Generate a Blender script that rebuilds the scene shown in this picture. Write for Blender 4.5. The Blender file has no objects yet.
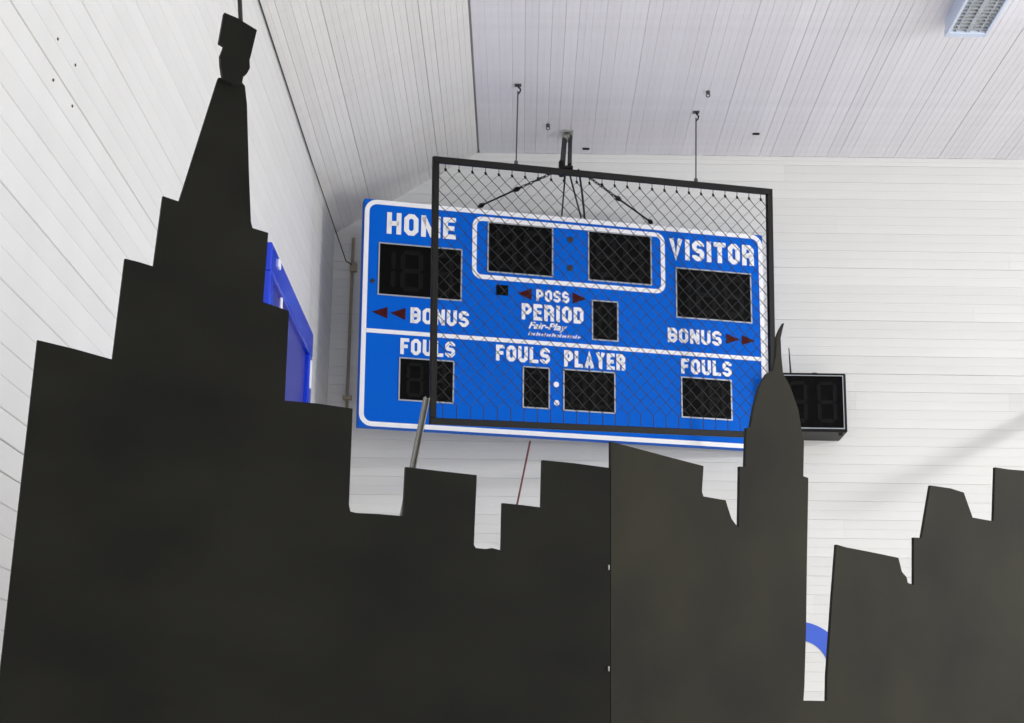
import bpy, bmesh, math, random
from mathutils import Vector, Matrix
random.seed(7)

# ------------------------------------------------------------------ camera
F = 1700.0; CX, CY = 512.0, 361.5
d_ = Vector((519 - CX, 797 - CY, F)).normalized()
h_ = Vector((1, .0135, 0)); h_.z = -(h_.dot(d_)) / d_.z; h_.normalize()
u_ = h_.cross(d_)
if u_.y > 0: u_ = -u_
M3 = Matrix((h_, d_, u_))                 # image axes (x right, y down, z forward) -> world
CAM = Vector((0, 0, 1.6))
def ray(x, y): return M3 @ Vector(((x - CX) / F, (y - CY) / F, 1))
def at_y(x, y, Y): r = ray(x, y); return CAM + r * (Y / r.y)
def at_x(x, y, X): r = ray(x, y); return CAM + r * (X / r.x)
def at_z(x, y, Z): r = ray(x, y); return CAM + r * ((Z - CAM.z) / r.z)
def at_plane(x, y, p, n): r = ray(x, y); return CAM + r * ((p - CAM).dot(n) / r.dot(n))

S = bpy.context.scene
C = S.collection
cam = bpy.data.cameras.new('camera'); camo = bpy.data.objects.new('camera', cam); C.objects.link(camo)
cam.sensor_fit = 'HORIZONTAL'; cam.sensor_width = 36; cam.lens = F / 1024 * 36
cam.clip_start = .05; cam.clip_end = 200
rm = Matrix((M3 @ Vector((1, 0, 0)), M3 @ Vector((0, -1, 0)), M3 @ Vector((0, 0, -1)))).transposed()
camo.matrix_world = Matrix.Translation(CAM) @ rm.to_4x4()
S.camera = camo

# ------------------------------------------------------------------ world, lights, exposure
W = bpy.data.worlds.new('world'); S.world = W; W.use_nodes = True
W.node_tree.nodes['Background'].inputs[0].default_value = (.85, .92, 1, 1)
W.node_tree.nodes['Background'].inputs[1].default_value = 1.0
def area(name, loc, target, sx, sy, power, col):
    l = bpy.data.lights.new(name, 'AREA'); l.shape = 'RECTANGLE'; l.size = sx; l.size_y = sy
    l.energy = power; l.color = col
    o = bpy.data.objects.new(name, l); C.objects.link(o)
    o.location = loc; o.rotation_euler = (Vector(target) - Vector(loc)).to_track_quat('-Z', 'Y').to_euler()
    return o
area('daylight_high_window', (6.9, 5.2, 4.6), (2.6, 8.2, .6), .75, .5, 240, (1, 1, 1))
area('daylight_side_window', (6.9, 3.5, 2.2), (0, 5.0, .6), 6.0, 2.3, 330, (1, 1, 1))
area('rear_fill', (3.2, -4.8, 2.3), (1.6, 2, .4), 5.6, 2.4, 270, (.97, .985, 1))  # added fill light from behind the camera, at the rear opening
S.view_settings.view_transform = 'Standard'; S.view_settings.look = 'None'
S.view_settings.gamma = 1; S.view_settings.use_curve_mapping = False
S.view_settings.exposure = -0.25

# ------------------------------------------------------------------ helpers
def srgb(r, g, b):
    f = lambda c: (c / 255 / 12.92) if c / 255 <= .04045 else ((c / 255 + .055) / 1.055) ** 2.4
    return (f(r), f(g), f(b), 1)
def mat(name, col, rough=.5, metal=0, noise=0, scale=(8, 8, 8), bump=0, spec=.5, col2=None, per_object=0):
    m = bpy.data.materials.new(name); m.use_nodes = True
    nt = m.node_tree; b = nt.nodes['Principled BSDF']
    b.inputs['Roughness'].default_value = rough; b.inputs['Metallic'].default_value = metal
    b.inputs['Specular IOR Level'].default_value = spec
    b.inputs['Base Color'].default_value = col
    if noise or bump or col2:
        tc = nt.nodes.new('ShaderNodeTexCoord'); mp = nt.nodes.new('ShaderNodeMapping')
        mp.inputs['Scale'].default_value = scale
        nz = nt.nodes.new('ShaderNodeTexNoise'); nz.inputs['Scale'].default_value = 1; nz.inputs['Detail'].default_value = 6
        nt.links.new(tc.outputs['Object'], mp.inputs['Vector']); nt.links.new(mp.outputs[0], nz.inputs['Vector'])
        if noise or col2:
            cr = nt.nodes.new('ShaderNodeValToRGB')
            k = 1 - noise
            c2 = col2 or (col[0] * k, col[1] * k, col[2] * k, 1)
            cr.color_ramp.elements[0].position = .32; cr.color_ramp.elements[1].position = .68
            cr.color_ramp.elements[0].color = c2; cr.color_ramp.elements[1].color = col
            nt.links.new(nz.outputs['Fac'], cr.inputs['Fac'])
            out = cr.outputs['Color']
            if per_object:
                oi = nt.nodes.new('ShaderNodeObjectInfo')
                mr = nt.nodes.new('ShaderNodeMapRange'); mr.inputs['To Min'].default_value = 1 - per_object; mr.inputs['To Max'].default_value = 1
                nt.links.new(oi.outputs['Random'], mr.inputs['Value'])
                vm = nt.nodes.new('ShaderNodeVectorMath'); vm.operation = 'SCALE'
                nt.links.new(out, vm.inputs[0]); nt.links.new(mr.outputs[0], vm.inputs['Scale']); out = vm.outputs[0]
            nt.links.new(out, b.inputs['Base Color'])
        if bump:
            bp = nt.nodes.new('ShaderNodeBump'); bp.inputs['Strength'].default_value = bump; bp.inputs['Distance'].default_value = .004
            nt.links.new(nz.outputs['Fac'], bp.inputs['Height']); nt.links.new(bp.outputs[0], b.inputs['Normal'])
    return m

def obj(name, bm, m, parent=None, smooth=False, kind=None):
    me = bpy.data.meshes.new(name)
    bmesh.ops.recalc_face_normals(bm, faces=bm.faces)
    bm.to_mesh(me); bm.free(); me.materials.append(m)
    if smooth:
        for p in me.polygons: p.use_smooth = True
    o = bpy.data.objects.new(name, me); C.objects.link(o)
    if parent is not None: o.parent = parent
    if kind: o['kind'] = kind
    return o
def tag(o, label, cat, group=None):
    o['label'] = label; o['category'] = cat
    if group: o['group'] = group
    return o
def thing(name, label, cat, matrix=None, group=None):
    o = bpy.data.objects.new(name, None); C.objects.link(o); o.empty_display_size = .1
    if matrix is not None: o.matrix_world = matrix
    return tag(o, label, cat, group)
def V(*a): return Vector(a)
def box(bm, x0, x1, y0, y1, z0, z1, bev=0):
    t = bmesh.new()
    vs = [t.verts.new((x, y, z)) for x in (x0, x1) for y in (y0, y1) for z in (z0, z1)]
    for f in ((0, 1, 3, 2), (4, 6, 7, 5), (0, 4, 5, 1), (2, 3, 7, 6), (0, 2, 6, 4), (1, 5, 7, 3)):
        t.faces.new([vs[i] for i in f])
    if bev: bmesh.ops.bevel(t, geom=t.edges[:], offset=bev, segments=2, affect='EDGES', profile=.5)
    me = bpy.data.meshes.new('t'); t.to_mesh(me); t.free(); bm.from_mesh(me); bpy.data.meshes.remove(me)
    return bm
def bbox(*a, **k): return box(bmesh.new(), *a, **k)
def tube(bm, pts, r, n=8, cap=True):
    pts = [Vector(p) for p in pts]; rings = []
    ref = None
    for i, p in enumerate(pts):
        t = (pts[min(i + 1, len(pts) - 1)] - pts[max(i - 1, 0)]).normalized()
        if ref is None: ref = t.orthogonal().normalized()
        a = (ref - t * ref.dot(t)).normalized(); ref = a; b = t.cross(a)
        rr = r[i] if isinstance(r, (list, tuple)) else r
        rings.append([bm.verts.new(p + (a * math.cos(2 * math.pi * k / n) + b * math.sin(2 * math.pi * k / n)) * rr) for k in range(n)])
    for A, B in zip(rings, rings[1:]):
        for k in range(n): bm.faces.new((A[k], A[(k + 1) % n], B[(k + 1) % n], B[k]))
    if cap: bm.faces.new(rings[0]); bm.faces.new(rings[-1][::-1])
    return bm
def btube(*a, **k): return tube(bmesh.new(), *a, **k)
def prism(bm, pts, y0, y1):
    """outline in x,z extruded in y (front at y0)"""
    a = [bm.verts.new((p[0], y0, p[1])) for p in pts]; b = [bm.verts.new((p[0], y1, p[1])) for p in pts]
    n = len(pts); bm.faces.new(a); bm.faces.new(b[::-1])
    for i in range(n): bm.faces.new((a[i], b[i], b[(i + 1) % n], a[(i + 1) % n]))
    return bm

# ------------------------------------------------------------------ materials
paint_back = mat('white_painted_boards', srgb(222, 222, 220), .55, noise=.05, scale=(1.3, 3, 9), bump=.15, per_object=.05)
paint_left = mat('white_painted_side_boards', srgb(216, 216, 216), .5, noise=.04, scale=(3, 1.1, 9), bump=.12, per_object=.05)
paint_ceil = mat('white_painted_ceiling_boards', srgb(241, 240, 247), .6, noise=.05, scale=(9, .9, 3), bump=.12, per_object=.06)
paint_cove = mat('white_painted_slope_boards', srgb(226, 225, 224), .6, noise=.05, scale=(9, .9, 3), bump=.12, per_object=.06)
paint_trim = mat('white_painted_shell', srgb(205, 204, 200), .7, noise=.06, scale=(2, 2, 2))
wood_floor = mat('varnished_floor', srgb(226, 219, 208), .3, noise=.3, scale=(14, .8, 2), bump=.05)
black_paint = mat('black_painted_sheet', srgb(28, 28, 23), .7, scale=(3.2, 3.2, 5), col2=srgb(16, 16, 13), bump=.2, spec=.12)
grey_paint = mat('lighter_black_painted_sheet', srgb(39, 37, 25), .7, scale=(4, 3, 4), col2=srgb(25, 24, 17), bump=.2, spec=.15)  # lighter, more olive black than the left sheet
edge_black = mat('black_cut_edge', srgb(14, 14, 13), .8, noise=.2, scale=(30, 30, 30))
blue = mat('blue_enamel', srgb(0, 96, 208), .5, noise=.05, scale=(3, 3, 3), spec=.06)
blue_deep = mat('glossy_blue_frame', srgb(10, 55, 205), .18, noise=.05, scale=(5, 5, 5))
violet = mat('violet_blue_panel', srgb(62, 62, 150), .3, noise=.1, scale=(4, 4, 4))
blue_wall = mat('blue_wall_paint', srgb(52, 92, 205), .55, noise=.08, scale=(6, 6, 6))
white = mat('white_enamel', srgb(240, 240, 243), .45, noise=.04, scale=(20, 20, 20))
silver = mat('pale_metal_trim', srgb(165, 170, 178), .35, metal=.4, noise=.05, scale=(9, 9, 9))
black_glass = mat('black_display_panel', srgb(5, 5, 5), .5, noise=.2, scale=(40, 40, 40), spec=.06)
segment = mat('unlit_segment', srgb(14, 14, 14), .5, noise=.2, scale=(60, 60, 60), spec=.1)
dark_lamp = mat('unlit_red_lamp', srgb(70, 14, 15), .5, noise=.3, scale=(50, 50, 50), spec=.1)
dark_dot = mat('unlit_dark_lamp', srgb(24, 24, 44), .4, noise=.2, scale=(50, 50, 50))
steel_black = mat('black_painted_steel', srgb(12, 11, 10), .5, noise=.25, scale=(25, 25, 25), spec=.2)
wire_mat = mat('dark_wire', srgb(18, 17, 17), .5, noise=.2, scale=(30, 30, 30), spec=.3)
rod_mat = mat('grey_steel_rod', srgb(90, 90, 92), .45, metal=.6, noise=.2, scale=(30, 30, 30))
dull_alu = mat('dull_aluminium', srgb(128, 127, 122), .5, metal=.4, noise=.2, scale=(25, 25, 25))
alu = mat('aluminium', srgb(176, 176, 172), .4, metal=.75, noise=.15, scale=(25, 25, 25))
lamp_white = mat('bluish_white_fixture', srgb(214, 226, 248), .4, noise=.04, scale=(8, 8, 8))
lens = mat('prismatic_lens', srgb(205, 206, 196), .3, noise=.35, scale=(60, 60, 60), bump=.6)
louver = mat('fixture_louver', srgb(188, 194, 204), .35, metal=.3, noise=.25, scale=(40, 40, 40))
rubber = mat('black_rubber', srgb(18, 18, 18), .6, noise=.2, scale=(30, 30, 30))
red_cable = mat('dull_red_cable', srgb(112, 62, 58), .6, noise=.2, scale=(30, 30, 30))
beige = mat('beige_conduit', srgb(160, 148, 128), .55, noise=.12, scale=(15, 15, 15))
clock_black = mat('clock_housing', srgb(13, 13, 14), .45, noise=.2, scale=(15, 15, 15), spec=.2)

# ------------------------------------------------------------------ room shell
XL, XR, YB, YN, ZC = -1.25, 7.0, 10.5, -5.0, 5.705
XC, ZW = -.33, 5.13                      # cove: from wall top (XL, ZW) to ceiling edge (XC, ZC)
TH = .018                                # board thickness
def struct(name, bm, m):
    return obj(name, bm, m, kind='structure')
floor = struct('floor', bbox(XL - .2, XR + .2, YN - .2, YB + .2, -.1, 0), wood_floor)
wall_back = struct('wall_back', bbox(XL - .2, XR + .2, YB + TH, YB + .2, 0, ZC + .25), paint_trim)
wall_left = struct('wall_left', bbox(XL - .2, XL - TH, YN - .2, YB + TH, 0, ZW + .3), paint_trim)
ceiling = struct('ceiling', bbox(XC - .1, XR + .2, YN - .2, YB + .2, ZC + TH, ZC + .2), paint_trim)
# sloped part of the ceiling along the left wall
cv = Vector((XC - XL, 0, ZC - ZW)); cl = cv.length; cd = cv.normalized(); cn = Vector((cd.z, 0, -cd.x))   # cn points into the room
mc = Matrix((cd, Vector((0, 1, 0)), -cn)).transposed().to_4x4(); mc.translation = Vector((XL, 0, ZW))
cove = struct('ceiling_slope', bbox(-.05, cl + .03, YN - .2, YB + TH, TH, .12), paint_trim)
cove.matrix_world = mc
# right wall with a high window band, rear wall with a wide window
b = bmesh.new()
for a in ((YN - .2, YB + .2, 0, 1.0), (YN - .2, .4, 1.0, 3.75), (6.6, YB + .2, 1.0, 3.75), (YN - .2, YB + .2, 3.75, 4.2), (YN - .2, YB + .2, 5.35, ZC + .2), (YN - .2, 4.2, 4.2, 5.35), (6.2, YB + .2, 4.2, 5.35)):
    box(b, XR, XR + .2, *a)
wall_right = struct('wall_right', b, paint_trim)
b = bmesh.new()
for a in ((XL - .2, .3, 0, ZC + .2), (6.1, XR + .2, 0, ZC + .2), (.3, 6.1, 0, 1.05), (.3, 6.1, 3.55, ZC + .2)):
    box(b, a[0], a[1], YN - .2, YN, a[2], a[3])
wall_rear = struct('wall_rear', b, paint_trim)

def plank_mesh(name, width, length, m, groove=.0022, bead=True):
    """board along local x, width along local y, front face at z=0, back at z=-TH; bevelled long edges and a centre bead"""
    w = width / 2 - .0002; g = groove; t = groove * .8
    prof = [(-w, -TH), (-w, -t), (-w + g, 0)]
    if bead: prof += [(-.0018, 0), (0, -.0018), (.0018, 0)]
    prof += [(w - g, 0), (w, -t), (w, -TH)]
    bm = bmesh.new()
    A = [bm.verts.new((0, y, z)) for y, z in prof]; B = [bm.verts.new((length, y, z)) for y, z in prof]
    n = len(prof)
    for i in range(n): bm.faces.new((A[i], A[(i + 1) % n], B[(i + 1) % n], B[i]))
    bm.faces.new(A[::-1]); bm.faces.new(B)
    bmesh.ops.recalc_face_normals(bm, faces=bm.faces)
    me = bpy.data.meshes.new(name); bm.to_mesh(me); bm.free(); me.materials.append(m)
    return me
def plank(me, origin, xdir, ydir, parent, sx=1, sy=1):
    x = Vector(xdir); y = Vector(ydir); z = x.cross(y)
    o = bpy.data.objects.new('plank', me); C.objects.link(o)
    o.matrix_world = Matrix.Translation(origin) @ Matrix((x, y, z)).transposed().to_4x4() @ Matrix.Diagonal((sx, sy, 1, 1))
    o.parent = parent
    o.matrix_parent_inverse = parent.matrix_world.inverted()
    return o
# back wall boards: horizontal, 117 mm, with butt joints
bw = .1172; me = plank_mesh('plank', bw, 1.0, paint_back)
n = int(ZC / bw) + 1
for i in range(n):
    z = ZC - bw * (i + .5) + .02
    if z - bw / 2 < 0: break
    cuts = [XL] + sorted([random.uniform(XL + .8, XL + 3.4), random.uniform(XL + 3.9, XR - .8)]) + [XR]
    jz = random.uniform(-.0012, .0012); jw = random.choice((1, 1, 1, .995, .99))
    for x0, x1 in zip(cuts, cuts[1:]):
        if i == 0: zz, s = ZC - .03, .06 / bw
        else: zz, s = ZC - .06 - bw * (i - .5), 1
        if zz < .06: continue
        plank(me, (x0 + .0003, YB + jz, zz), (1, 0, 0), (0, 0, 1), wall_back, sx=x1 - x0 - .0006, sy=s * jw)
# left wall boards: horizontal, 73.5 mm
lw = .0735; me = plank_mesh('plank', lw, YB - YN, paint_left, bead=False)
n = int(ZW / lw)
for i in range(n):
    z = ZW - lw * (i + .5)
    jw = random.choice((1, 1, 1, .99, .98))
    plank(me, (XL + random.uniform(-.001, .001), YN, z), (0, 1, 0), (0, 0, 1), wall_left, sy=jw)
# sloped boards
nc = 15; cw = cl / nc; me = plank_mesh('plank', cw, YB - YN, paint_cove, bead=True)
for i in range(nc):
    p = Vector((XL, YN, ZW)) + cd * (cw * (i + .5)) + cn * random.uniform(-.001, .001)
    plank(me, p, (0, 1, 0), tuple(cd), cove, sy=random.choice((1, 1, 1, .985, .97)))
for px_ in ((57.5, 39), (53, 80), (75, 65), (72, 106)):
    p = at_x(px_[0], px_[1], XL + .001)
    o = obj('nail', btube([(0, 0, 0), (.003, 0, 0)], .0042, 6), rod_mat, wall_left); o.location = p
# flat ceiling boards
me = plank_mesh('plank', lw, YB - YN, paint_ceil, groove=.0026)
n = int((XR - XC) / lw)
for i in range(n):
    x = XC + .012 + lw * (i + .5)
    plank(me, (x, YN, ZC + random.uniform(-.001, .001)), (0, 1, 0), (1, 0, 0), ceiling, sy=random.choice((1, 1, 1, 1, .99, .98)))
# windows (out of view, they let the daylight in)
def window(name, axis, c, a0, a1, z0, z1, n):
    o = bpy.data.objects.new(name, None); C.objects.link(o); o['kind'] = 'structure'
    o.location = (c, a0, z0) if axis == 'x' else (a0, c, z0)
    def bar(nm, p0, p1, q0, q1, d=.06):
        bb = bbox(-d / 2, d / 2, p0, p1, q0, q1) if axis == 'x' else bbox(p0, p1, -d / 2, d / 2, q0, q1)
        obj(nm, bb, white, o)
    w, hh = a1 - a0, z1 - z0
    bar('window_frame', 0, w, 0, .06); bar('window_frame', 0, w, hh - .06, hh)
    bar('window_frame', 0, .06, .06, hh - .06); bar('window_frame', w - .06, w, .06, hh - .06)
    for k in range(1, n): bar('mullion', w * k / n - .02, w * k / n + .02, .06, hh - .06, .05)
window('window_1', 'x', XR + .1, 4.2, 6.2, 4.2, 5.35, 2)
window('window_3', 'x', XR + .1, .4, 6.6, 1.0, 3.75, 5)
window('window_2', 'y', YN - .1, .3, 6.1, 1.05, 3.55, 4)

# ------------------------------------------------------------------ scoreboard
def frame_matrix(c, yaw, roll, tilt):
    a = Vector((math.cos(yaw), math.sin(yaw), 0)); nn = Vector((math.sin(yaw), -math.cos(yaw), 0))
    up = Vector((0, 0, 1)) * math.cos(tilt) + nn * math.sin(tilt)
    a, up = a * math.cos(roll) + up * math.sin(roll), up * math.cos(roll) - a * math.sin(roll)
    nn = a.cross(up)
    m = Matrix((a, -nn, up)).transposed().to_4x4(); m.translation = c      # local x along, y into the board, z up
    return m
BW, BH = 2.44 * 1.055, 1.3229 * 1.055
MB = frame_matrix(CAM + (Vector((.2562, 9.5145, 4.2531)) - CAM) * 1.055, .2644, .0099, .0087)
MBI = MB.inverted(); BN = (MB.to_3x3() @ Vector((0, -1, 0))); BP = MB.translation
def bl(x, y):
    """photo pixel -> local x,z on the scoreboard face"""
    p = MBI @ at_plane(x, y, BP, BN); return p.x, p.z
def brect(tl, tr, br, blw):
    q = [bl(*p) for p in (tl, tr, br, blw)]
    return ((q[0][0] + q[3][0]) / 2, (q[1][0] + q[2][0]) / 2, (q[2][1] + q[3][1]) / 2, (q[0][1] + q[1][1]) / 2)
sb = thing('scoreboard', 'large blue and white electronic scoreboard hanging in the corner behind a wire guard', 'scoreboard', MB)
obj('cabinet', bbox(-BW / 2 - .003, BW / 2 + .003, 0, .07, -BH / 2 - .003, BH / 2 + .003, bev=.003), blue, sb)
def rrect(x0, x1, z0, z1, r, n=6):
    p = []
    for cx, cz, a0 in ((x1 - r, z1 - r, 0), (x0 + r, z1 - r, 90), (x0 + r, z0 + r, 180), (x1 - r, z0 + r, 270)):
        for k in range(n + 1):
            a = math.radians(a0 + 90 * k / n); p.append((cx + r * math.cos(a), cz + r * math.sin(a)))
    return p
def ring(bm, po, pi, y0, y1):
    n = len(po); g = []
    for pts in (po, pi):
        for y in (y0, y1): g.append([bm.verts.new((p[0], y, p[1])) for p in pts])
    of, ob, jf, jb = g
    for i in range(n):
        k = (i + 1) % n
        bm.faces.new((of[i], of[k], jf[k], jf[i])); bm.faces.new((ob[i], jb[i], jb[k], ob[k]))
        bm.faces.new((of[i], ob[i], ob[k], of[k])); bm.faces.new((jf[i], jf[k], jb[k], jb[i]))
    return bm
def rring(x0, x1, z0, z1, r, t, y0=-.004, y1=.001):
    return ring(bmesh.new(), rrect(x0, x1, z0, z1, r), rrect(x0 + t, x1 - t, z0 + t, z1 - t, max(r - t, .004)), y0, y1)
obj('border_line', rring(-BW / 2, BW / 2, -BH / 2, BH / 2, .075, .028), white, sb)
x0, x1, z0, z1 = brect((472, 216.2), (665, 233.2), (664.5, 293.6), (472.5, 278.6))
obj('clock_border', rring(x0, x1, z0, z1, .06, .027), white, sb)
za = bl(420, 334.6)[1]; zb = bl(700, 354.4)[1]; zd = (za + zb) / 2
obj('divider_line', bbox(-BW / 2 + .03, BW / 2 - .03, -.004, .001, zd - .0125, zd + .0125), white, sb)

# seven segment digits
def digit(bm, cx, cz, w, h, one=False):
    t = w * .2; s = h / 2
    def hbar(z): prism(bm, [(cx - w / 2 + t * .6, z), (cx - w / 2 + t, z + t / 2), (cx + w / 2 - t, z + t / 2), (cx + w / 2 - t * .6, z), (cx + w / 2 - t, z - t / 2), (cx - w / 2 + t, z - t / 2)], -.0035, .001)
    def vbar(x, za, zb): prism(bm, [(x, za), (x + t / 2, za + t / 2), (x + t / 2, zb - t / 2), (x, zb), (x - t / 2, zb - t / 2), (x - t / 2, za + t / 2)], -.0035, .001)
    if not one:
        for z in (cz - s + t / 2, cz, cz + s - t / 2): hbar(z)
    for x in ((cx + w / 2 - t / 2,) if one else (cx - w / 2 + t / 2, cx + w / 2 - t / 2)):
        vbar(x, cz - s + t * .6, cz - t * .1); vbar(x, cz + t * .1, cz + s - t * .6)
def display(corners, pattern):
    x0, x1, z0, z1 = brect(*corners)
    f = .008
    p = obj('display_window', bbox(x0 + f, x1 - f, -.002, .001, z0 + f, z1 - f), black_glass, sb)
    obj('window_frame', ring(bmesh.new(), [(x0, z0), (x1, z0), (x1, z1), (x0, z1)], [(x0 + f, z0 + f), (x1 - f, z0 + f), (x1 - f, z1 - f), (x0 + f, z1 - f)], -.006, .001), silver, p)
    w = x1 - x0; hh = (z1 - z0) * .78; zc = (z0 + z1) / 2
    wt = [.45 if c == '1' else 1 for c in pattern]; tot = sum(wt); x = x0 + .03; un = (w - .06) / tot
    for c, k in zip(pattern, wt):
        bm = bmesh.new(); dw = min(un * .74, hh * .62)
        digit(bm, x + un * k / 2 - (dw * .25 if c == '1' else 0), zc, dw, hh, c == '1')
        obj('digit', bm, segment, p); x += un * k
display(((378.6, 241.8), (462.9, 249.8), (460.9, 300.9), (377.4, 295.4)), '188')
display(((399.3, 357.4), (454.6, 360.7), (453.3, 403.4), (397.8, 401.1)), '88')
display(((487.8, 222), (553.5, 227.1), (552.6, 277.3), (486.8, 272.5)), '88')
display(((588, 230.2), (651.5, 236.2), (651.5, 285.9), (587.6, 280.6)), '88')
display(((591.9, 299.8), (618.5, 301.9), (617.9, 342), (591.3, 340)), '8')
display(((522.6, 365.8), (550.1, 368.1), (549.3, 409.7), (522.2, 407.8)), '8')
display(((563.3, 369.1), (615.6, 372), (615, 413.6), (562.7, 411.3)), '88')
display(((675.2, 267.5), (751, 273.6), (751.8, 323.2), (676.1, 318.3)), '188')
display(((681, 376.9), (731.9, 379.6), (731.9, 420.5), (681, 417.9)), '88')
def disc(px, r, m, name):
    x, z = bl(*px)
    obj(name, prism(bmesh.new(), [(x + r * math.cos(a * math.pi / 8), z + r * math.sin(a * math.pi / 8)) for a in range(16)], -.005, .001), m, sb)
disc((570.2, 239.8), .02, dark_dot, 'colon_lamp'); disc((569.9, 268.1), .02, dark_dot, 'colon_lamp')
disc((556.1, 384.6), .017, white, 'colon_lamp'); disc((556.5, 403), .017, white, 'colon_lamp')
disc((372.3, 281), .014, dark_dot, 'rivet')
x0, z1 = bl(496.3, 284.7); x1, z0 = bl(508, 295.8)
obj('horn_grille', bbox(x0, x1, -.006, .001, z0, z1, bev=.002), black_glass, sb)
def arrow(tip, b0, b1):
    q = [bl(*p) for p in (tip, b0, b1)]
    xb = (q[1][0] + q[2][0]) / 2; zc = (q[1][1] + q[2][1]) / 2; hh = abs(q[1][1] - q[2][1]) / 2
    obj('arrow_lamp', prism(bmesh.new(), [(q[0][0], zc), (xb, zc + hh), (xb, zc - hh)], -.005, .001), dark_lamp, sb)
arrow((372, 312.3), (387.3, 307.2), (387.3, 318.5)); arrow((390.4, 313.3), (405.3, 308.2), (405.3, 320))
arrow((517.8, 293.2), (531.3, 288.7), (531.3, 300)); arrow((586.1, 299), (572.6, 292.6), (572.6, 303.6))
arrow((739.2, 339.1), (726.3, 333.8), (726.3, 343.8)); arrow((755.1, 340.9), (741.8, 335.4), (741.8, 344.9))

# block lettering made of mitred strokes
def stroke(bm, pts, t, closed=False, y0=-.004, y1=.001, tx=None):
    P = [Vector((p[0], p[1])) for p in pts]; n = len(P); L = []; R = []
    for i in range(n):
        a = P[i - 1] if (i or closed) else None; c = P[(i + 1) % n] if (i < n - 1 or closed) else None
        d1 = (P[i] - a).normalized() if a is not None else None; d2 = (c - P[i]).normalized() if c is not None else None
        if d1 is None: d1 = d2
        if d2 is None: d2 = d1
        n1 = Vector((-d1.y, d1.x)); n2 = Vector((-d2.y, d2.x)); m = n1 + n2
        m = m / max(m.dot(n1), .35) if m.length > 1e-6 else n1
        L.append(P[i] + m * t / 2); R.append(P[i] - m * t / 2)
    m = n if closed else n - 1
    for i in range(m):
        k = (i + 1) % n
        prism(bm, [L[i], L[k], R[k], R[i]], y0, y1)
def glyph(bm, ch, x, z, w, h):
    t = h * .215; k = t / 2; c = t * .62
    X0, X1, Z0, Z1 = x + k, x + w - k, z + k, z + h - k; zm = z + h * .5
    s = lambda pts, closed=False: stroke(bm, pts, t, closed)
    if ch == 'O': s([(X0 + c, Z0), (X1 - c, Z0), (X1, Z0 + c), (X1, Z1 - c), (X1 - c, Z1), (X0 + c, Z1), (X0, Z1 - c), (X0, Z0 + c)], True)
    elif ch == 'D': s([(X0, Z0), (X1 - c, Z0), (X1, Z0 + c), (X1, Z1 - c), (X1 - c, Z1), (X0, Z1)], True)
    elif ch == 'U': s([(X0, z + h), (X0, Z0 + c), (X0 + c, Z0), (X1 - c, Z0), (X1, Z0 + c), (X1, z + h)])
    elif ch == 'S': s([(X1, Z1 - h * .17), (X1, Z1 - c * .8), (X1 - c, Z1), (X0 + c, Z1), (X0, Z1 - c), (X0, zm + c * .75), (X0 + c * .6, zm + c * .1), (X1 - c * .6, zm - c * .1), (X1, zm - c * .75), (X1, Z0 + c), (X1 - c, Z0), (X0 + c, Z0), (X0, Z0 + c * .8), (X0, Z0 + h * .17)])
    elif ch == 'H': s([(X0, z), (X0, z + h)]); s([(X1, z), (X1, z + h)]); s([(X0, zm), (X1, zm)])
    elif ch == 'E': s([(x + w, Z0), (X0, Z0), (X0, Z1), (x + w, Z1)]); s([(X0, zm), (x + w * .88, zm)])
    elif ch == 'F': s([(X0, z), (X0, Z1), (x + w, Z1)]); s([(X0, zm), (x + w * .85, zm)])
    elif ch == 'L': s([(X0, z + h), (X0, Z0), (x + w, Z0)])
    elif ch == 'I': s([(x + w / 2, z), (x + w / 2, z + h)])
    elif ch == 'T': s([(x, Z1), (x + w, Z1)]); s([(x + w / 2, z), (x + w / 2, Z1)])
    elif ch == 'M': s([(X0, z), (X0, z + h)]); s([(X1, z), (X1, z + h)]); s([(X0, z + h * .92), (x + w / 2, z + h * .22), (X1, z + h * .92)])
    elif ch == 'N': s([(X0, z), (X0, z + h)]); s([(X1, z), (X1, z + h)]); s([(X0, z + h * .93), (X1, z + h * .07)])
    elif ch == 'V': s([(X0, z + h), (x + w / 2, z + h * .06), (X1, z + h)])
    elif ch == 'A': s([(X0, z), (x + w / 2, z + h * .93), (X1, z)]); s([(x + w * .25, z + h * .27), (x + w * .75, z + h * .27)])
    elif ch == 'Y': s([(X0, z + h), (x + w / 2, zm), (X1, z + h)]); s([(x + w / 2, z), (x + w / 2, zm)])
    elif ch == 'P': s([(X0, z), (X0, z + h)]); s([(X0, Z1), (X1 - c, Z1), (X1, Z1 - c), (X1, zm + c * .4), (X1 - c, zm - c * .5), (X0, zm - c * .5)])
    elif ch == 'R': s([(X0, z), (X0, z + h)]); s([(X0, Z1), (X1 - c, Z1), (X1, Z1 - c), (X1, zm + c * .7), (X1 - c, zm - c * .1), (X0, zm - c * .1)]); s([(X1 - c, zm - c * .1), (X1, zm - c), (X1, z)])
    elif ch == 'B': s([(X0, z), (X0, z + h)]); s([(X0, Z1), (X1 - c, Z1), (X1, Z1 - c), (X1, zm + c * .6), (X1 - c * .7, zm), (X0, zm)]); s([(X1 - c * .7, zm), (X1, zm - c * .6), (X1, Z0 + c), (X1 - c, Z0), (X0, Z0)])
WIDE = {'M': 1.35, 'I': .42, 'A': 1.1, 'V': 1.1, 'Y': 1.05, 'L': .9, 'E': .9, 'F': .88}
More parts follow.
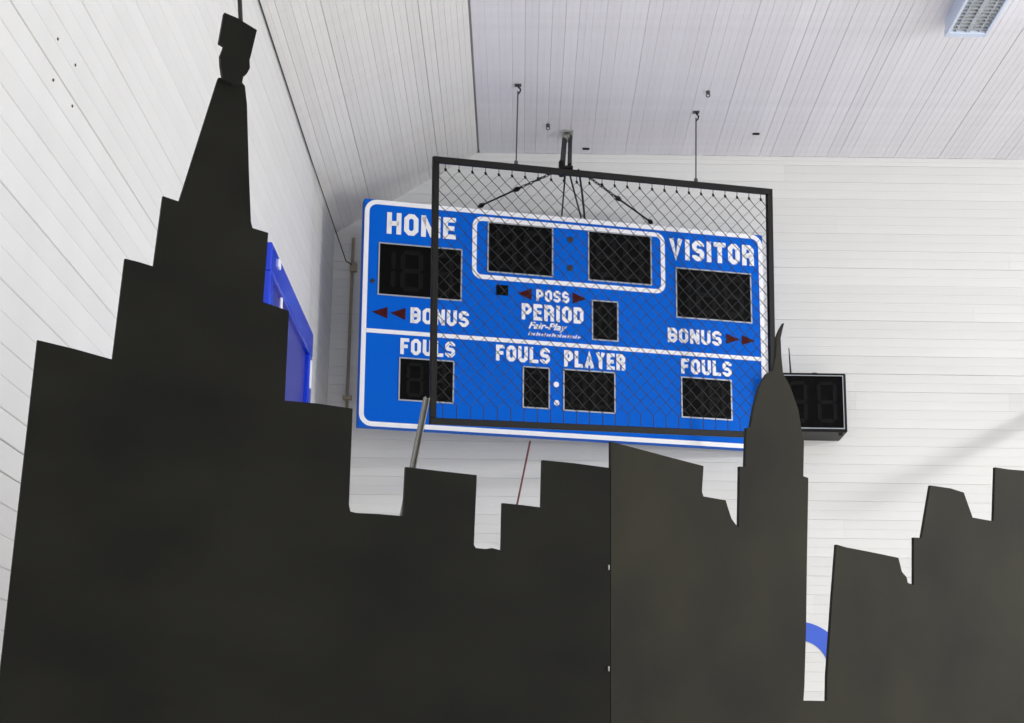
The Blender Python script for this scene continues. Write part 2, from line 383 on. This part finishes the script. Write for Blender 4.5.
def lettering(txt, tl, blw, tr, br, label):
    q = [bl(*p) for p in (tl, blw, tr, br)]
    x0 = (q[0][0] + q[1][0]) / 2; x1 = (q[2][0] + q[3][0]) / 2
    z0 = (q[1][1] + q[3][1]) / 2; h = (q[0][1] - q[1][1] + q[2][1] - q[3][1]) / 2
    ws = [WIDE.get(c, 1) for c in txt]; gap = .2
    un = (x1 - x0) / (sum(ws) + gap * (len(txt) - 1)); bm = bmesh.new(); x = x0
    for c, w in zip(txt, ws): glyph(bm, c, x, z0, un * w, h); x += un * (w + gap)
    o = obj('lettering', bm, white, sb); o['label'] = label
lettering('HOME', (386.9, 212.4), (386.9, 233.5), (455.8, 218.2), (455.8, 239.8), 'white block lettering HOME')
lettering('BONUS', (410.4, 306.9), (410.4, 323.1), (468.7, 312), (468.7, 327.2), 'white lettering BONUS on the home side')
lettering('FOULS', (400.3, 338), (400.3, 354.1), (454.9, 342), (454.9, 357.9), 'white lettering FOULS on the home side')
lettering('POSS', (536.2, 289.3), (536.2, 300.9), (569.1, 292), (569.1, 303.6), 'white lettering POSS')
lettering('PERIOD', (521.6, 303.6), (521.6, 319.7), (583.2, 307.5), (583.2, 323.6), 'white lettering PERIOD')
lettering('FOULS', (495.9, 344.9), (495.9, 360.4), (549.7, 348.2), (549.7, 364.2), 'white lettering FOULS in the middle')
lettering('PLAYER', (564, 350.4), (564, 366.6), (625, 354.2), (625, 370.8), 'white lettering PLAYER')
lettering('VISITOR', (669.1, 238.6), (669.1, 258.9), (753.6, 245.4), (753.6, 266), 'white block lettering VISITOR')
lettering('BONUS', (667.7, 327.2), (667.7, 341.6), (721.2, 332), (721.2, 346.3), 'white lettering BONUS on the visitor side')
lettering('FOULS', (681, 358.6), (681, 373.6), (731.4, 361.9), (731.4, 376.7), 'white lettering FOULS on the visitor side')
# maker's italic name, and the illegible small line below it
fc = bpy.data.curves.new('maker', 'FONT'); fc.body = 'Fair-Play'; fc.size = 1; fc.shear = .35; fc.extrude = .0; fc.offset = .025
fo = bpy.data.objects.new('maker', fc); C.objects.link(fo)
bpy.context.view_layer.update()
tm = bpy.data.meshes.new_from_object(fo.evaluated_get(bpy.context.evaluated_depsgraph_get()))
bpy.data.objects.remove(fo)
xs = [v.co.x for v in tm.vertices]; ys = [v.co.y for v in tm.vertices]
lx0, lz1 = bl(528.4, 321.6); lx1, lz0 = bl(567, 333.5)
for v in tm.vertices:
    a = (v.co.x - min(xs)) / (max(xs) - min(xs)); c = (v.co.y - min(ys)) / (max(ys) - min(ys))
    v.co = (lx0 + a * (lx1 - lx0), -.003, lz0 + c * (lz1 - lz0))
lo = bpy.data.objects.new('maker_name', tm); C.objects.link(lo); tm.materials.append(white); lo.parent = sb; lo['label'] = 'small white italic maker name'
bm = bmesh.new(); x0, z1 = bl(528, 331.5); x1, z0 = bl(578, 339)
k = 0; x = x0
while x < x1:
    hgt = (z1 - z0) * (.75 if k % 3 else 1)
    prism(bm, [(x, z0), (x + .006, z0), (x + .006 + hgt * .4, z0 + hgt), (x + hgt * .4, z0 + hgt)], -.003, .001)
    if k % 2: prism(bm, [(x + .004, z0 + hgt * .4), (x + .02, z0 + hgt * .4), (x + .022, z0 + hgt * .62), (x + .006, z0 + hgt * .62)], -.003, .001)
    x += .0165; k += 1
obj('small_print', bm, white, sb)

# ------------------------------------------------------------------ wire guard in front of the scoreboard
GW, GH = 2.15, 1.5209
MG = frame_matrix(Vector((.4858, 9.450, 4.391)), .3513, .0456, .0981)
MGI = MG.inverted(); GN = MG.to_3x3() @ Vector((0, -1, 0))
gd = thing('wire_guard', 'black steel frame filled with chain-link wire hanging in front of the scoreboard', 'guard', MG)
bt = .036
obj('frame_bar', bbox(-GW / 2, GW / 2, 0, .03, GH / 2 - bt, GH / 2, bev=.003), steel_black, gd)
obj('frame_bar', bbox(-GW / 2, GW / 2, 0, .03, -GH / 2, -GH / 2 + bt, bev=.003), steel_black, gd)
obj('frame_bar', bbox(-GW / 2, -GW / 2 + bt, 0, .03, -GH / 2 + bt, GH / 2 - bt, bev=.003), steel_black, gd)
obj('frame_bar', bbox(GW / 2 - bt, GW / 2, 0, .03, -GH / 2 + bt, GH / 2 - bt, bev=.003), steel_black, gd)
ns = 52; pit = (GW - 2 * bt) / ns
ztop = GH / 2 - bt - .035; zbot = -GH / 2 + bt + .07
nz = 2 * int(round((ztop - zbot) / (2 * pit))); dz = (ztop - zbot) / nz
def strand(flip):
    pts = []
    for i in range(nz + 1):
        pts.append(((-.5 if (i + flip) % 2 else .5) * pit * 1.03, .015 + (.003 if i % 2 else -.003), ztop - i * dz))
    bm = bmesh.new()
    for p, q in zip(pts, pts[1:]): tube(bm, [p, q], .0025 if q[0] > p[0] else .0014, 4)
    m = bpy.data.meshes.new('wire_strand'); bmesh.ops.recalc_face_normals(bm, faces=bm.faces); bm.to_mesh(m); bm.free(); m.materials.append(wire_mat); return m
sm = (strand(0), strand(1))
tie_t = bmesh.new(); tube(tie_t, [(0, .015, 0), (0, .012, .037)], .0022, 4); tube(tie_t, [(-.003, .013, .008), (.004, .012, -.008)], .0065, 6)
tie_b = bmesh.new(); tube(tie_b, [(0, .015, 0), (0, .012, -.072)], .0026, 4)
def mesh_of(bm, name, m):
    e = bpy.data.meshes.new(name); bmesh.ops.recalc_face_normals(bm, faces=bm.faces); bm.to_mesh(e); bm.free(); e.materials.append(m); return e
tie_t = mesh_of(tie_t, 'tie', steel_black); tie_b = mesh_of(tie_b, 'tie', wire_mat)
for i in range(ns):
    o = bpy.data.objects.new('wire_strand', sm[i % 2]); C.objects.link(o); o.parent = gd
    o.location.x = -GW / 2 + bt + pit * (i + .5)
    # mirrored neighbours meet at knots every pitch
for i in range(1, ns, 2):
    x = -GW / 2 + bt + pit * i
    o = bpy.data.objects.new('tie', tie_t); C.objects.link(o); o.parent = gd; o.location = (x, 0, ztop)
    o = bpy.data.objects.new('tie', tie_b); C.objects.link(o); o.parent = gd; o.location = (x, 0, zbot)

# rods that hang the guard from the ceiling
for px_t, px_b, lab in (((518, 85), (517, 164), 'thin steel hanging rod over the left part of the wire guard'), ((696, 112), (697, 182), 'thin steel hanging rod over the right part of the wire guard')):
    q = MGI @ at_plane(px_b[0], px_b[1], MG.translation, GN)
    foot = MG @ Vector((q.x, .015, GH / 2 + .0005)); tp = at_z(px_t[0], px_t[1], ZC) - foot
    t = thing('hanging_rod', lab, 'rod', Matrix.Translation(foot))
    dn = tp.normalized()
    obj('rod', btube([dn * .004, tp - dn * .05], .0042, 6), rod_mat, t)
    obj('hook', btube([tp + V(0, 0, -.06), tp + V(.012, 0, -.045), tp + V(.016, 0, -.028), tp + V(.004, 0, -.014), tp], .005, 6), steel_black, t)
    obj('anchor_plate', bbox(tp.x - .02, tp.x + .02, tp.y - .02, tp.y + .02, tp.z - .004, tp.z), rod_mat, t)
    obj('nut', btube([V(0, 0, .002), V(0, 0, .02)], .011, 6), rod_mat, t)

# boom that carries the guard from the ceiling, chains and cables
top = at_z(567.5, 134, ZC)
gp = MG @ Vector((( MGI @ at_plane(567, 172, MG.translation, GN)).x, .015, GH / 2))
bo = thing('ceiling_boom', 'black jointed boom running from the ceiling down to the wire guard', 'bracket', Matrix.Translation(top))
r = gp - top
obj('ceiling_plate', bbox(-.035, .035, -.07, .07, -.012, 0), alu, bo)
obj('swivel', btube([(0, 0, -.01), r * .16], .022, 10), alu, bo)
obj('arm', btube([r * .12 + V(-.018, 0, -.01), r * .95 + V(-.022, 0, .01)], .016, 8), steel_black, bo)
obj('arm', btube([r * .08 + V(.018, 0, 0), r * .93 + V(.02, 0, .01)], .013, 8), steel_black, bo)
obj('winch_block', bbox(r.x - .042, r.x - .008, r.y + .035, r.y + .09, r.z - .02, r.z + .075, bev=.012), steel_black, bo)
obj('clamp', bbox(r.x - .04, r.x + .04, r.y - .02, r.y + .06, r.z + .001, r.z + .018, bev=.004), steel_black, bo)
def chain(name, lab, p0, p1, cat='chain'):
    t = thing(name, lab, cat, Matrix.Translation(p0))
    dv = p1 - p0; L = dv.length; nl = max(4, int(L / .034)); dn = dv.normalized()
    side = dn.cross(V(0, 0, 1)).normalized(); up = side.cross(dn)
    bm = bmesh.new(); half = nl // 2
    for i in range(half):
        c = dn * (L * (i + .5) / nl); s = side if i % 2 else up; e = L / nl * .68
        pts = [c + dn * e * math.cos(a * math.pi / 4) + s * .0075 * math.sin(a * math.pi / 4) for a in range(9)]
        tube(bm, pts, .003, 4, cap=False)
    obj('chain_links', bm, steel_black, t, kind='stuff')
    a = dn * (L * half / nl)
    obj('turnbuckle', btube([a - dn * .02, a, a + dn * .02, a + dn * .05], [.006, .015, .015, .006], 8), steel_black, t)
    obj('tie_rod', btube([a + dn * .04, dv - dn * .05], .006, 6), steel_black, t)
    obj('end_hook', btube([dv - dn * .06, dv - dn * .03, dv], [.007, .017, .006], 8), steel_black, t)
    return t
e0 = MB @ Vector((bl(480, 203)[0], .05, BH / 2 + .033)); e1 = MB @ Vector((bl(655, 219)[0], .05, BH / 2 + .033))
chain('support_chain', 'dark chain with turnbuckle sloping down to the left part of the scoreboard top', gp + V(-.055, .1, .025), e0)
chain('support_chain', 'dark chain with turnbuckle sloping down to the right part of the scoreboard top', gp + V(.1, .13, .03), e1)
def sag(p, q, s, n=10):
    return [p.lerp(q, i / n) + V(0, 0, -s * 4 * (i / n) * (1 - i / n)) for i in range(n + 1)]
def cable(name, lab, pts, r, m, cat='cable'):
    o0 = Vector(pts[0]); o = obj(name, btube([Vector(p) - o0 for p in pts], r, 6), m, smooth=True); o.location = o0
    return tag(o, lab, cat)
def btop(x, y): return MB @ Vector((bl(x, y)[0], .05, BH / 2 + .024))
cable('power_cable', 'black cable curving from the boom to the scoreboard top, rightmost of three', sag(gp + V(.075, .085, .03), btop(587, 214), -.03), .007, rubber)
cable('power_cable', 'straight black cable slanting from the boom to the scoreboard top, middle of three', [gp + V(.018, .1, .03), btop(583.5, 214)], .0062, rubber)
cable('power_cable', 'thin grey cable dropping from the boom to the scoreboard top, leftmost of three', [gp + V(-.0, .1, .03), btop(564, 211)], .005, wire_mat)
# dull red cable under the scoreboard
p0 = MB @ Vector((bl(532, 440)[0], .04, -BH / 2 - .024)); p1 = at_y(517, 505, YB - .3); p2 = p0 + (p1 - p0) * 1.0
p3 = at_y(508, 548, YB - .006)
cable('signal_cable', 'thin dull red cable hanging below the scoreboard in front of the white wall', [p0, p1, p3], .006, red_cable)

# ------------------------------------------------------------------ shot clock on the back wall
ck = thing('shot_clock', 'small black two-digit display box on the white wall right of the scoreboard', 'clock', Matrix.Translation((1.775, YB - .28, 3.985)))
w, hh = .212, .186
obj('housing', bbox(-w, w, 0, .275, -hh, hh, bev=.008), clock_black, ck)
obj('face', bbox(-w + .025, w - .025, -.003, .002, -hh + .025, hh - .02), black_glass, ck)
obj('border_line', ring(bmesh.new(), [(-w + .018, -hh + .018), (w - .018, -hh + .018), (w - .018, hh - .016), (-w + .018, hh - .016)], [(-w + .023, -hh + .024), (w - .023, -hh + .024), (w - .023, hh - .021), (-w + .023, hh - .021)], -.006, .002), silver, ck)
for sx in (-.09, .09):
    bm = bmesh.new(); digit(bm, sx, 0, .12, .26); o = obj('digit', bm, segment, ck); o.location.y = -.003
obj('antenna', btube([(-.12, .05, hh - .004), (-.128, .05, hh + .17)], [.006, .003], 6), rubber, ck)
obj('cable_gland', btube([(.03, .06, hh - .004), (.03, .06, hh + .012)], .02, 8), clock_black, ck)
obj('screw', btube([(.18, .06, -hh - .012), (.18, .06, -hh + .004)], .012, 8), clock_black, ck)

# ------------------------------------------------------------------ blue ring painted on the back wall
c0 = at_y(799.5, 669.5, YB - .003); ro = (at_y(847, 669.5, YB) - c0).x; ri = (at_y(828.5, 669.5, YB) - c0).x
def oval(r): return [(r * math.cos(a * math.pi / 32), r * math.sin(a * math.pi / 32) - (.35 if a > 32 else 0)) for a in range(65)]
po = oval(ro); pi_ = oval(ri)
o = obj('wall_emblem', ring(bmesh.new(), po, pi_, -.002, .004), blue_wall); o.location = c0
tag(o, 'blue painted loop low on the white back wall, seen between the black skyline towers', 'emblem')

# ------------------------------------------------------------------ conduit in the corner and wire along the wall top
cb = at_y(353.5, 238, YB - .02)
cd_ = thing('wall_conduit', 'beige electrical conduit running down the wall beside the scoreboard', 'conduit', Matrix.Translation((cb.x, YB - .002, 0)))
obj('pipe', btube([(0, -.016, .3), (0, -.016, cb.z)], .010, 8), beige, cd_, smooth=True)
for k in range(5): obj('strap', bbox(-.03, .03, -.031, 0, .9 + k * .78, .925 + k * .78), beige, cd_)
obj('junction_box', bbox(-.015, .03, -.04, 0, cb.z - .23, cb.z - .17, bev=.006), beige, cd_)
jp = Vector((cb.x, YB - .045, cb.z - .19))
cable('wall_wire', 'thin wire along the top of the left wall, slanting down to the conduit', [(XL + .008, 4.0, ZW - .006), (XL + .008, 7.0, ZW - .007), (XL + .009, 9.2, ZW - .006), tuple(at_y(346, 261, YB - .06)), tuple(jp)], .0035, wire_mat, 'wire')

# ------------------------------------------------------------------ blue framed panel on the left wall
mp = Matrix.Translation((XL, 7.56, 3.2))
bp_ = thing('wall_panel', 'glossy blue framed panel fixed to the left wall behind the tall skyline tower', 'panel', mp)
L, H_ = 1.645, .9
obj('backing', bbox(0, .028, 0, L, 0, H_), blue_deep, bp_)
obj('inset', bbox(.028, .034, .1, L - .1, .12, H_ - .14), violet, bp_)
for a in ((0, L, 0, .12), (0, L, H_ - .14, H_), (0, .11, .12, H_ - .14), (L - .11, L, .12, H_ - .14)):
    obj('frame_bar', bbox(.02, .062, a[0], a[1], a[2], a[3], bev=.008), blue_deep, bp_)
for yy, zz in ((.34, H_ - .33), (L - .085, H_ - .33)):  # white strips stand in for gloss highlights on the panel
    obj('highlight_strip', bbox(.058, .07, yy, yy + .03, zz, zz + .16, bev=.004), white, bp_)
obj('highlight_strip', bbox(.058, .07, .2, .26, H_ - .06, H_ - .02, bev=.004), white, bp_)

# ------------------------------------------------------------------ ceiling light fixture and small ceiling hardware
lx0, lx1, ly1, ly0, lz = 2.237, 2.462, 8.45, 7.2, 5.6
lf = thing('ceiling_light', 'unlit fluorescent ceiling fixture with bluish white rim and louvred lens', 'light fixture', Matrix.Translation((lx0, ly0, lz)))
w, l = lx1 - lx0, ly1 - ly0
obj('housing', bbox(.006, w - .006, .006, l - .006, .03, ZC - lz), lamp_white, lf)
for a in ((0, .018, 0, l), (w - .018, w, 0, l), (.018, w - .018, 0, .03), (.018, w - .018, l - .05, l)):
    obj('rim', bbox(a[0], a[1], a[2], a[3], 0, .04, bev=.003), lamp_white, lf)
obj('lens', bbox(.018, w - .018, .03, l - .05, .018, .03), lens, lf)
obj('tube_divider', bbox(w / 2 - .012, w / 2 + .012, .03, l - .05, .006, .018), louver, lf)
for sx in (.045, w - .055): obj('tube_divider', bbox(sx, sx + .01, .03, l - .05, .008, .018), louver, lf)
for k in range(1, 29):
    y = .03 + (l - .08) * k / 29
    obj('louver_blade', bbox(.018, w - .018, y - .002, y + .002, .004, .018), louver, lf)
for px_, lab, nm, m in (((548, 125), 'small eye hook in the ceiling left of the boom', 'eye_hook', 0), ((708, 92), 'small pale eye hook in the ceiling above the right hanging rod', 'eye_hook', 0),
                        ((586, 149), 'small dark plate on the ceiling right of the boom', 'anchor_plate', 1), ((756, 134), 'small dark plate on the ceiling right of the wire guard', 'anchor_plate', 1)):
    p = at_z(px_[0], px_[1], ZC - .005)
    if m: o = obj(nm, bbox(-.022, .022, -.008, .008, -.005, .005, bev=.002), steel_black)
    else: o = obj(nm, tube(btube([(0, 0, .006), (0, 0, -.012)], .012, 8), [(.011 * math.sin(a * math.pi / 5), 0, -.022 + .011 * math.cos(a * math.pi / 5)) for a in range(11)], .0035, 5), rod_mat)
    o.location = p; tag(o, lab, 'hardware')

# ------------------------------------------------------------------ black skyline cut-outs in front
SEAM = Vector((at_y(606, 700, 3.57).x, 3.57, 0))
T = .008
def sheet_frame(yaw):
    a = Vector((math.cos(yaw), math.sin(yaw), 0)); nn = Vector((math.sin(yaw), -math.cos(yaw), 0))
    m = Matrix((a, -nn, Vector((0, 0, 1)))).transposed().to_4x4(); m.translation = SEAM
    return m, nn
def cutout(root_m, nn, px, parent, name, y0=0, y1=T, floor_ends=True, m=None):
    inv = root_m.inverted()
    pts = []
    for p in px:
        q = inv @ at_plane(p[0], p[1], SEAM + (root_m.to_3x3() @ Vector((0, y0, 0))), nn); pts.append((q.x, q.z))
    if floor_ends:
        pts = [(pts[0][0], 0)] + pts + [(pts[-1][0], 0)] if floor_ends is True else pts
    bm = bmesh.new(); prism(bm, pts, y0, y1)
    o = obj(name, bm, m or black_paint, parent)
    o.data.materials.append(edge_black)
    for f in o.data.polygons:
        if abs(f.normal.y) < .5: f.material_index = 1
    return o
LPX = [(1, 665), (37.5, 340), (75, 349), (112.5, 359.5), (125, 258.5), (139, 262), (153.5, 266.5), (163, 196), (179, 201.5), (217, 82), (218.5, 77.5), (228.4, 78.8), (241.5, 81.6), (245, 86), (247, 104), (249, 173), (251, 222), (252.6, 228), (268.3, 232.8), (265.5, 270), (263, 302), (289, 311), (284.8, 400.5), (318, 403.5), (352.7, 408.6), (349, 505), (350.5, 511.5), (357, 513), (378, 514), (403.6, 516.1), (406, 466.9), (440, 471), (476.8, 475.1), (473.9, 545), (476, 548), (485.6, 549), (492, 548), (501.8, 550.5), (502.8, 503), (522, 505), (541.5, 507.5), (542.7, 460.1), (573, 463), (610.2, 468)]
mL, nL = sheet_frame(math.radians(27)); mR, nR = sheet_frame(math.radians(37))
sl = thing('skyline_cutout', 'large black skyline cut-out with a stepped tower and tall spire before the left wall', 'cutout', mL)
cutout(mL, nL, LPX, sl, 'sheet')
cap = [(224.5, 12.5), (237.5, 18), (244, 22), (257, 30), (250.8, 56), (249.6, 60), (250, 68), (247, 73.5), (243.5, 76), (242, 84), (233, 84), (223.5, 79), (222.2, 73), (220.8, 64), (220.5, 55), (223.5, 47.5), (224, 45.2), (219.2, 42.3)]
o = cutout(mL, nL, cap, sl, 'spire_cap', y0=-.012, y1=-.0005, floor_ends=False); o['label'] = 'small black cap piece on top of the spire'
inv = mL.inverted(); q0 = inv @ at_plane(241.5, 24, SEAM, nL); q1 = inv @ at_plane(239.2, -14, SEAM, nL)
obj('antenna_rod', btube([(q0.x, .001, q0.z - .05), (q0.x - .001, .001, q0.z), (q1.x, .001, q1.z)], .0048, 8), rubber, sl)
RPX = [(611, 441.5), (640, 449.2), (672, 457.8), (703.6, 466), (702, 491.6), (703.5, 496.4), (725.8, 500.3), (727.7, 507), (731.6, 518.7), (735, 523.5), (739, 527.6), (739.9, 466.4), (745.2, 467), (746.6, 427.7), (750.5, 427.5), (753.5, 410), (758, 392), (762, 382), (767, 374), (773.3, 370.4), (776, 356), (776.9, 338), (780.5, 329), (784.2, 323), (782.3, 330.8), (780.7, 338), (781.4, 356), (783.2, 374), (788, 382), (792.2, 392), (798.5, 410), (801.2, 428), (804, 441.3), (803.4, 476.1), (808.4, 478), (807, 560), (806.2, 622), (804.5, 684.5), (803.5, 700.5), (826.9, 701), (827.3, 676), (832.3, 601.5), (836.6, 544.5), (846.5, 547.4), (866.5, 551.2), (884, 554.7), (898.5, 557.8), (901.9, 571.7), (906.7, 577.3), (907.8, 582.8), (914, 585), (914, 537.4), (921.8, 537.9), (930.6, 485.4), (950.5, 488.3), (963.8, 492.5), (972.7, 517.5), (993.7, 521.3), (995.4, 467.3), (1008, 469.3), (1024, 470.6), (1062, 474)]
sr = thing('skyline_cutout', 'lighter black skyline cut-out with a curved pointed spire, joined right of the larger one', 'cutout', mR)
cutout(mR, nR, RPX, sr, 'sheet', m=grey_paint)
for z in (2.07, 1.86, .5):
    obj('hinge', btube([(0.004, -.004, z - .005), (.004, -.004, z + .005)], .002, 6), alu, sr)

# aluminium channel leaning behind the left sheet
g = SEAM + mL.to_3x3() @ Vector((0, T + .008, 0))
p_t = at_plane(427, 397.5, g, nL); p_b = at_plane(413, 467, g, nL)
dv = (p_t - p_b).normalized(); base = p_t - dv * (p_t.z / dv.z)
mz = dv; my = -nL - mz * (-nL).dot(mz); my.normalize(); mx = my.cross(mz)
mm = Matrix((mx, my, mz)).transposed().to_4x4(); mm.translation = base
Lp = (p_t - base).length
b = bmesh.new()
box(b, -.0055, .0055, .004, .006, .003, Lp); box(b, -.0055, -.0035, -.004, .004, .003, Lp); box(b, .0035, .0055, -.004, .004, .003, Lp)
o = obj('metal_channel', b, dull_alu); o.matrix_world = mm
tag(o, 'narrow grey aluminium channel leaning up from behind the larger black skyline cut-out', 'pole')

# basketball goal brace on the back wall, right of the view
gb = at_y(1062, 402, YB - .01)
t = thing('wall_brace', 'sloping steel brace arm on the back wall beyond the right edge', 'bracket', Matrix.Translation((gb.x, YB, gb.z)))
obj('wall_plate', bbox(-.12, .12, -.02, 0, -.15, .15), steel_black, t)
obj('arm', btube([(0, -.01, 0), (0, -1.5, -.36)], .042, 10), steel_black, t)
